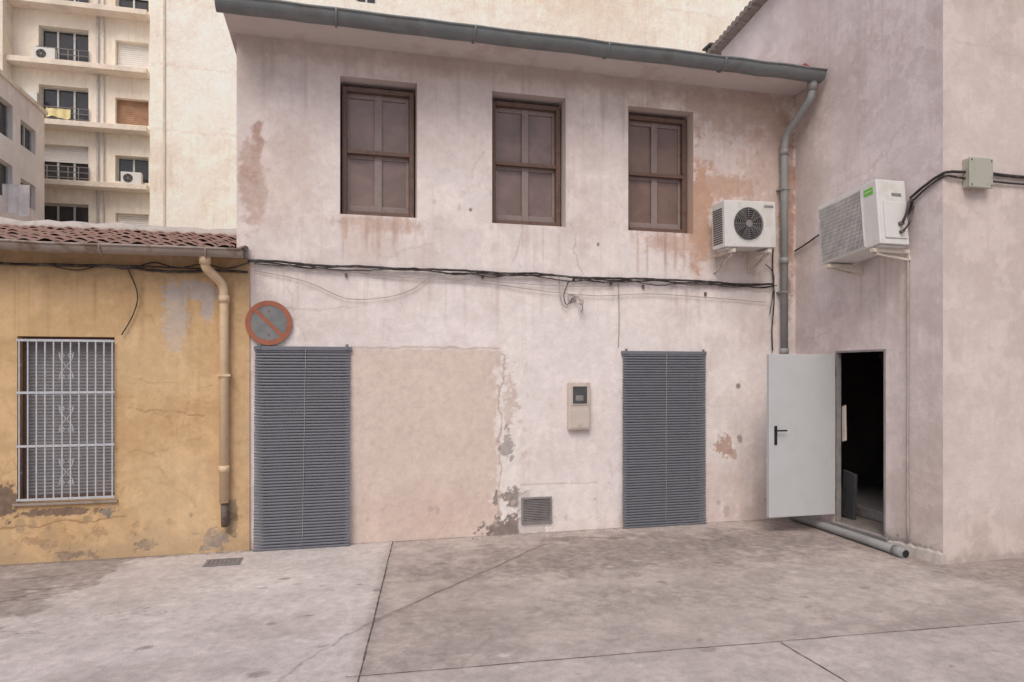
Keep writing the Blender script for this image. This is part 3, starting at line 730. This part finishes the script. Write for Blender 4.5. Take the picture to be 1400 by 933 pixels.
m=MB(); yb=-.055
x0,x1=a+.03,b-.01; zb,zt=c0+.02,c1-.03
xm=(x0+x1)/2
for i in range(12):
    x=x0+(x1-x0)*i/11
    m.box(x-.0055,x+.0055,yb-.006,yb+.006,zb,zt)
for k,zz in enumerate((zb+.0,zb+.50,zb+1.0,zt-.02)):
    m.box(x0-.02,x1+.02,yb-.0095,yb-.0065,zz,zz+.022)
for zz in (zb+.13,zb+.63,zb+1.13):
    h=.26
    for sx in (-1,1):
        m.tube(smooth_path([(xm+sx*.06,yb-.003,zz+h),(xm+sx*.05,yb-.003,zz+h*.75),(xm+sx*.006,yb-.003,zz+h*.5),(xm+sx*.05,yb-.003,zz+h*.25),(xm+sx*.06,yb-.003,zz)]),.0035,sides=5)
        for q in (.12,.88): m.ring((xm+sx*.035,yb-.003,zz+h*q),'y',.018,.003,n=14,sides=5)
for zz in (zb+.25,zt-.25):
    for xx in (x0,x1): m.box(xx-.008,xx+.008,yb,YF-.001,zz,zz+.02)
child(m.obj('window_grille',M_bars),yh,YO)
m=MB(); m.box(a-.03,b+.03,-.05,YF-.001,c0-.03,c0-.004); child(m.obj('sill',M_ygut,bevel=.005),yh,YO)
random.seed(5)
cable('overhead_cable',[(sagline(-5.5,-.86,2.84,2.80,16,.02,-.05),.012,.003),(sagline(-5.5,-.9,2.82,2.815,14,.02,-.055,.02),.008,.003),(sagline(-2.6,-.84,2.80,2.88,8,.03,-.055,.02),.006,.003),([(-1.95,-.05,2.8),(-1.86,-.06,2.55),(-1.90,-.05,2.35),(-2.0,-.05,2.15)],.006,.002)],M_cable,'black cables running below the ochre house gutter')

# ------------------------------------------------------------------ right building
rb=tag(empty('rendered_building',(7.5,-1,0)),'tall pinkish rendered building with open metal door','building'); RO=(7.5,-1,0)
XR=5.49
DR=(-1.455,-.72,.10,2.03); DT=.06
m=MB(); holes_wall(m,'x',XR,-2.15,1.7,-.2,5.9,[DR],DT,fine=(-2.15,.3,0,5.9,.011))
def top(u): return 7.08-(u+2.15)*.1506
uu=[-2.15+3.85*i/60 for i in range(61)]
for i in range(60):
    for k in range(20):
        f0,f1=k/20,(k+1)/20; a_,b_=uu[i],uu[i+1]; L=lambda u,f:(XR,u,5.9+(top(u)-5.9)*f)
        m.quad([L(a_,f0),L(b_,f0),L(b_,f1),L(a_,f1)])
m.quad([(XR,1.7,-.2),(14,1.7,-.2),(14,1.7,6.5),(XR,1.7,6.5)])
child(m.obj('wall',M_right),rb,RO)
m=MB(); holes_wall(m,'y',-2.15,XR,14,-.2,7.08,[],0,fine=(XR,7.3,0,7.08,.014))
m.quad([(14,-2.15,-.2),(14,1.7,-.2),(14,1.7,6.5),(14,-2.15,7.08)])
child(m.obj('front_wall',M_near),rb,RO)
m=MB()
m.extr([(XR-.12,1.95,6.47),(XR-.12,-2.3,7.11),(XR-.12,-2.3,7.2),(XR-.12,1.95,6.56)],(9,0,0))
n=40
for i in range(n):
    y=1.9-i*.105; z=6.56+(1.9-y)*.1506
    m.cyl((XR-.15,y,z-.045),(XR+.3,y,z-.045),.045,sides=8)
child(m.obj('roof',M_roofc),rb,RO)
m=MB()
x0,x1,y0,y1,z0,z1=XR+DT,9.0,-2.1,1.2,.10,2.7
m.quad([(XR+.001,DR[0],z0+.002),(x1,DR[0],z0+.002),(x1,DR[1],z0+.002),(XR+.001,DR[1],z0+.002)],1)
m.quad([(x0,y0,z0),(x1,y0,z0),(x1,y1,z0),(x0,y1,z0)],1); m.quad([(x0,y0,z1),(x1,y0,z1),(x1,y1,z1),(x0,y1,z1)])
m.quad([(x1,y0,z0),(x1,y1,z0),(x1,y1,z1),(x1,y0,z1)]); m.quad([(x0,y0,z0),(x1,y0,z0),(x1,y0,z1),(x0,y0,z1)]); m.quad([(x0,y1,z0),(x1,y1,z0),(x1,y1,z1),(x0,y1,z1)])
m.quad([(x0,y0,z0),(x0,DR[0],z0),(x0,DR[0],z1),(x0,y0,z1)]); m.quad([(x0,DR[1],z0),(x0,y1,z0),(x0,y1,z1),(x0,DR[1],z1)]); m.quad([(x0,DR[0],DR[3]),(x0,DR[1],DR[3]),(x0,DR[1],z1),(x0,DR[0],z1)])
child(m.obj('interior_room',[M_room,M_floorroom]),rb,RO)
m=MB(); y0,y1,z0,z1=DR; w=.022
m.box(XR-.010,XR+.05,y0,y0+w,z0,z1-w);m.box(XR-.010,XR+.05,y1-w,y1,z0,z1-w);m.box(XR-.010,XR+.05,y0,y1,z1-w,z1)
child(m.obj('door_frame',M_coil,bevel=.003),rb,RO)
m=MB(); m.box(XR-.035,XR+.0-.001,DR[0]-.05,DR[1]+.05,-.05,.095); m.box(XR+.45,XR+1.6,-1.3,.9,.103,.22); child(m.obj('concrete_step',M_coil,bevel=.01),rb,RO)
# rough cement footing at the corner
random.seed(14); m=MB(); N=26; prev=None
for i in range(N+1):
    y=-2.16+i*.055; hgt=.10*(1-i/N)**.6+random.uniform(-.012,.012)+.012; d_=.045*(1-i/N)**.4+random.uniform(-.006,.006)+.006
    cur=((XR-.001,y,max(.006,hgt)),(XR-d_*.5,y,max(.005,hgt*.8)),(XR-d_,y,-.01))
    if prev:
        m.quad([prev[0],cur[0],cur[1],prev[1]]); m.quad([prev[1],cur[1],cur[2],prev[2]])
    else: m.quad([cur[0],cur[1],cur[2],(XR-.001,y,-.01)])
    prev=cur
child(m.obj('cement_footing',M_mortar),rb,RO)
dl=empty('door',(XR-.02-RO[0],-.72-RO[1],.19),rb)
m=MB(); m.box(-.86,-.01,-.025,.025,0,1.80); m.obj('leaf',M_doorw,dl,bevel=.004)
m=MB(); hx=-.78
m.box(hx-.018,hx+.018,-.033,-.0255,.80,1.01); m.cyl((hx,-.033,.96),(hx,-.07,.96),.009,sides=12); m.tube(fillet([(hx,-.065,.96),(hx+.02,-.075,.96),(hx+.11,-.075,.96)],.02),.009,sides=10); m.cyl((hx,-.0335,.86),(hx,-.04,.86),.010,sides=12)
m.obj('handle',M_black,dl,bevel=.003)
for zz in (.15,1.55): MB().cyl((0,-.0,zz),(0,-.0,zz+.12),.012,sides=10).obj('hinge',M_dgrey,dl)
pl=tag(MB().extr([(0,-.03,.02),(0,.03,0),(0,.03,.40),(0,-.02,.42)],(.02,0,0)).obj('wall_notice',M_meter,bevel=.003,loc=(5.56,-.755,1.0)),'small pale sheet fixed at the doorway edge','panel')
for i,(lx,ly,lz,ln,rt,hw_) in enumerate([(5.74,-.62,.11,.55,10,.10),(7.4,-.3,.225,2.0,-24,.04),(7.7,-.1,.225,1.8,-18,.04)]):
    tag(MB().box(-.015,.015,-hw_,hw_,0,ln).obj('leaning_board',M_dgrey if i==0 else M_coil,bevel=.003,loc=(lx,ly,lz),rot=(math.radians(rt),math.radians(-6),0)),'narrow board leaning inside the dim room' ,'board','boards leaning in the dim room')
gp=tag(empty('ground_pipe',(5.33,-1.9,0)),'grey plastic pipe lying on concrete along the wall','pipe')
m=MB(); m.tube([(-.02,0,.045),(.0,.6,.05),(.02,1.2,.05),(.02,1.78,.05)],.045,sides=16); m.cyl((-.02,.02,.045),(-.017,.14,.045),.052)
m.obj('tube',M_pipe,gp)
m=MB(); m.cyl((-.02,-.004,.045),(-.02,-.001,.045),.036); m.obj('bore_shade_disc',M_black,gp)  # black disc on the capped tube stands in for shade inside the bore
cable('conduit',[([(XR-.02,-1.76,2.9),(XR-.02,-1.76,2.0),(XR-.02,-1.755,1.0),(XR-.02,-1.76,.12)],.011,0)],M_gcable,'pale conduit running down the wall below air conditioner','conduit')
cable('wall_cable',[([(XR-.02,-.02,3.28),(XR-.03,-.25,3.33),(XR-.03,-.6,3.42),(XR-.03,-1.0,3.44)],.011,.002)],M_cable,'black cable from the corner to the air conditioner')
random.seed(9)
cable('wall_cable',[([(XR-.03,-1.80,3.50),(XR-.03,-1.95,3.57),(XR-.02,-2.12,3.63),(XR+.03,-2.18,3.655),(XR+.25,-2.18,3.67)],.014,.002),([(XR+.4,-2.175,3.68),(XR+.8,-2.175,3.67),(7.5,-2.175,3.655),(9,-2.175,3.65)],.016,.002),([(XR-.03,-1.82,3.46),(XR-.03,-1.95,3.53),(XR-.02,-2.12,3.60),(XR+.03,-2.18,3.62),(XR+.2,-2.18,3.61),(6.5,-2.175,3.60),(9,-2.175,3.60)],.010,.002)],M_cable,'thick dark cables wrapping round the building corner')
jb=tag(empty('junction_box',(5.84,-2.15,3.52)),'grey-green weathered plastic junction box on the wall','junction box')
m=MB(); m.box(-.13,.13,-.07,-.001,0,.27); m.obj('case',M_jbox,jb,bevel=.008)
m=MB(); m.box(-.137,.137,-.09,-.0705,-.006,.276); m.obj('lid',M_jbox,jb,bevel=.008)
for (x,z) in ((-.115,.02),(.115,.02),(-.115,.25),(.115,.25)): MB().cyl((x,-.09,z),(x,-.093,z),.008,sides=10).obj('screw',M_dgrey,jb)

dc=tag(empty('drain_cover',(-1.03,-.45,.004)),'small rusty iron drain cover set in concrete','drain cover')
m=MB(); m.box(-.16,.16,-.11,.11,-.01,.001)
for i in range(8): m.box(-.14+i*.038,-.125+i*.038,-.09,.09,.001,.007)
m.box(-.165,.165,-.115,-.10,.001,.008); m.box(-.165,.165,.10,.115,.001,.008)
m.obj('grate',M_coil,dc)
random.seed(21); m=MB()
for i in range(260):
    x=random.uniform(-3.4,5.3); yy=-.04-abs(random.gauss(0,.08))
    s_=random.uniform(.003,.010)*(1.5 if random.random()<.08 else 1)
    p=[(x+s_*random.uniform(.6,1.2)*math.cos(t),yy+s_*random.uniform(.6,1.2)*math.sin(t),0) for t in (0,1.3,2.6,3.9,5.1)]
    tp=(x,yy,s_*.8)
    for k in range(5): m.quad([p[k],p[(k+1)%5],tp])
gr=m.obj('plaster_grit',M_coil); gr['kind']='stuff'; tag(gr,'loose plaster crumbs along the foot of walls','grit')

# ------------------------------------------------------------------ background tower
tw=tag(empty('blank_wall_block',(6,24,0)),'tall cream block with a blank weathered wall','building'); TO=(6,24,0)
th=[(-.70,.15,18.15,19.4),(.85,1.75,18.15,19.4)]
m=MB(); holes_wall(m,'y',24,-7.45,26,-.2,30,th,.25,fine=(-7.45,20,7.5,21,.06))
m.quad([(-7.45,24,-.2),(-7.45,36,-.2),(-7.45,36,30),(-7.45,24,30)]); m.quad([(26,24,-.2),(26,36,-.2),(26,36,30),(26,24,30)]); m.quad([(-7.45,24,30),(26,24,30),(26,36,30),(-7.45,36,30)])
m.quad([(-7.45,36,-.2),(26,36,-.2),(26,36,30),(-7.45,36,30)])
child(m.obj('wall',M_tower),tw,TO)
m=MB(); m.box(-6.95,-6.87,23.93,23.999,0,30); child(m.obj('drainpipe',M_slab),tw,TO)
def far_window(par,off,axis,c,u0,u1,z0,z1,kind,depth=.2,mull=1):
    def bx(m,a,b,d0,d1,e,f,k=0):
        if axis=='y': m.box(a,b,c+d0,c+d1,e,f,k)
        else: m.box(c-d1,c-d0,a,b,e,f,k)
    m=MB(); w=.07
    bx(m,u0,u0+w,depth-.08,depth-.02,z0,z1);bx(m,u1-w,u1,depth-.08,depth-.02,z0,z1);bx(m,u0+w,u1-w,depth-.08,depth-.02,z0,z0+w);bx(m,u0+w,u1-w,depth-.08,depth-.02,z1-w,z1)
    for k in range(mull):
        um=u0+(u1-u0)*(k+1)/(mull+1); bx(m,um-.04,um+.04,depth-.08,depth-.02,z0+w,z1-w)
    fr=child(m.obj('window',M_frame),par,off)
    m=MB(); bx(m,u0,u1,depth-.018,depth,z0,z1); po=m.obj('pane',M_dark); po.parent=fr
    if kind in ('white','orange','half'):
        zb={'white':z0+.05,'orange':z0+.03,'half':z0+(z1-z0)*.55}[kind]
        m=MB(); n=int((z1-zb)/.09)
        for i in range(n):
            z=zb+i*(z1-zb)/n; bx(m,u0+.02,u1-.02,depth-.12,depth-.085,z,z+(z1-zb)/n*.88)
        so=m.obj('shutter',M_orange if kind=='orange' else M_wshut); so.parent=fr
    return fr
for h in th: far_window(tw,TO,'y',24,*h,'none',.22)
# ------------------------------------------------------------------ apartment block
ab=tag(empty('apartment_block',(-11,28,0)),'cream apartment block with stacked balconies and shutters','apartment building'); AO=(-11,28,0)
hs=[];kinds=[]
for fl,zs in enumerate((4.9,7.55,10.2,12.85,15.5,18.15,20.8)):
    hs.append((-12.95,-10.95,zs+.25,zs+1.85)); kinds.append(('b',zs))
    hs.append((-9.85,-8.45,zs+.35,zs+1.55)); kinds.append(('s',zs))
    hs.append((-18.5,-16.8,zs+.35,zs+1.65)); kinds.append(('s',zs))
m=MB(); holes_wall(m,'y',28,-26,-7.46,-.2,26,hs,.45,fine=(-15,-7.46,7,19,.08))
m.quad([(-26,28,26),(-7.46,28,26),(-7.46,36,26),(-26,36,26)]); m.quad([(-26,28,-.2),(-26,36,-.2),(-26,36,26),(-26,28,26)])
child(m.obj('wall',M_block),ab,AO)
smap={4.9:'white',7.55:'white',10.2:'none',12.85:'orange',15.5:'white',18.15:'half',20.8:'white'}
bmap={7.55:'none',10.2:'half',12.85:'none',15.5:'none'}
for h,(k,zs) in zip(hs,kinds):
    far_window(ab,AO,'y',28,*h,smap[zs] if k=='s' else bmap.get(zs,'none'),.40,mull=1 if k=='s' else 2)
for zs in (4.9,7.55,10.2,12.85,15.5,18.15,20.8):
    m=MB(); m.box(-13.95,-8.35,27.25,27.999,zs-.14,zs+.10); sl=child(m.obj('balcony',M_slab,bevel=.02),ab,AO)
    m=MB()
    for z in (.35,.6,.85): m.cyl((-13.0,27.9,zs+z),(-10.9,27.9,zs+z),.02,sides=6)
    for i in range(6): m.cyl((-13.0+i*.42,27.9,zs+.1),(-13.0+i*.42,27.9,zs+.86),.022,sides=6)
    ro=m.obj('railing',M_coil); ro.parent=sl
for dx,dr in ((-10.55,.05),(-10.3,.03)):
    child(MB().cyl((dx,27.93,0),(dx,27.93,26),dr,sides=10).obj('drainpipe',M_grille),ab,AO)
m=MB(); m.box(-14.3,-13.95,27.0,27.999,-.2,26); child(m.obj('party_wall',M_slab),ab,AO)
for (x,z) in ((-12.6,15.62),(-9.1,10.32),(-13.3,13.6)):
    ac_unit('air_conditioner',(x,27.95,z),(0,0,0),.85,.6,.3,'white air conditioner beside an apartment balcony window',-.12,.2,'round',detail=False,brk=False,off=.02)
def cloth(x0,x1,y,z0,z1,mat,label):
    m=MB(); n=16; k=8
    def P(i,j):
        t=i/n; s=j/k; return (x0+(x1-x0)*t, y+.06*math.sin(t*17)*(1-s*.6), z0+(z1-z0)*s+.05*math.sin(t*6)*(1-s))
    for i in range(n):
        for j in range(k): m.quad([P(i,j),P(i+1,j),P(i+1,j+1),P(i,j+1)],0,True)
    return tag(m.obj('hanging_laundry',mat),label,'laundry','laundry hung on the balconies')
cloth(-12.6,-11.6,27.8,13.2,13.6,M_clothy,'pale yellow sheet hung over a balcony railing')
cloth(-12.1,-11.75,27.8,7.95,8.5,M_clothb,'blue garment drying on a balcony')
cloth(-11.7,-11.3,27.8,7.95,8.5,M_clothr,'red garment drying on a balcony')
cloth(-11.9,-11.0,21.9,7.6,8.7,M_clothw,'large white sheet drying behind the tiled roof')
# ------------------------------------------------------------------ side building
sb=tag(empty('side_building',(-15,20,0)),'dusty white building with dark windows and parapet','building'); SO=(-15,20,0)
shs=[]
for z in (3.2,5.9,8.3,10.6):
    shs+= [(21.2,23.0,z,z+1.35),(23.7,25.1,z+.1,z+1.1),(18.2,19.8,z,z+1.3),(15.2,16.8,z,z+1.3)]
m=MB(); holes_wall(m,'x',-12,14,26,-.2,12.7,shs,-.25,fine=(19,26,7,12.7,.09))
m.quad([(-12,14,-.2),(-20,14,-.2),(-20,14,12.7),(-12,14,12.7)]); m.quad([(-12,14,12.7),(-20,14,12.7),(-20,26,12.7),(-12,26,12.7)]); m.quad([(-12,26,-.2),(-20,26,-.2),(-20,26,12.7),(-12,26,12.7)])
child(m.obj('wall',M_side),sb,SO)
for h in shs: far_window(sb,SO,'x',-12,*h,'none',.22)
m=MB(); m.box(-12.25,-11.9,13.9,26.1,12.701,12.85); child(m.obj('parapet_coping',M_slab),sb,SO)
ch=tag(empty('chimney_vent',(9.62,9,0)),'small dark chimney top above the eave','chimney')
m=MB(); m.box(-.2,.2,-.2,.2,0,10.05); m.obj('stack',M_slab,ch,bevel=.01)
m=MB(); m.box(-.13,.13,-.13,.13,10.051,10.3); m.obj('flue',M_dgrey,ch)
m=MB(); m.box(-.2,.2,-.2,.2,10.301,10.36); m.obj('cap',M_dgrey,ch,bevel=.01)

# ------------------------------------------------------------------ camera, world, light
cam=bpy.data.cameras.new('camera'); co=bpy.data.objects.new('camera',cam); COL.objects.link(co)
co.location=(0,-7.45,1.8); co.rotation_euler=(math.radians(90),0,math.radians(-14.2))
cam.sensor_width=36; cam.lens=36*950/1400; cam.shift_y=41.5/1400; cam.clip_end=2000; cam.clip_start=.05
scene.camera=co
w=bpy.data.worlds.new('World'); scene.world=w; w.use_nodes=True
nt=w.node_tree; bg=nt.nodes['Background']; sk=nt.nodes.new('ShaderNodeTexSky'); sk.sky_type='NISHITA'; sk.sun_disc=False
EL,AZ=math.radians(50),math.radians(206)
sk.sun_elevation=EL; sk.sun_rotation=AZ; sk.air_density=1.0; sk.dust_density=4; sk.ozone_density=1.0
nt.links.new(sk.outputs[0],bg.inputs[0]); bg.inputs[1].default_value=.118
sun=bpy.data.lights.new('sun','SUN'); so=bpy.data.objects.new('sun',sun); COL.objects.link(so)
sun.energy=1.25; sun.angle=math.radians(30); sun.color=(1,.96,.90)
dirv=Vector((math.sin(AZ)*math.cos(EL),math.cos(AZ)*math.cos(EL),math.sin(EL)))
so.rotation_euler=dirv.to_track_quat('Z','Y').to_euler(); so.location=(0,-10,20)
scene.view_settings.view_transform='Standard'; scene.view_settings.look='None'; scene.view_settings.exposure=0
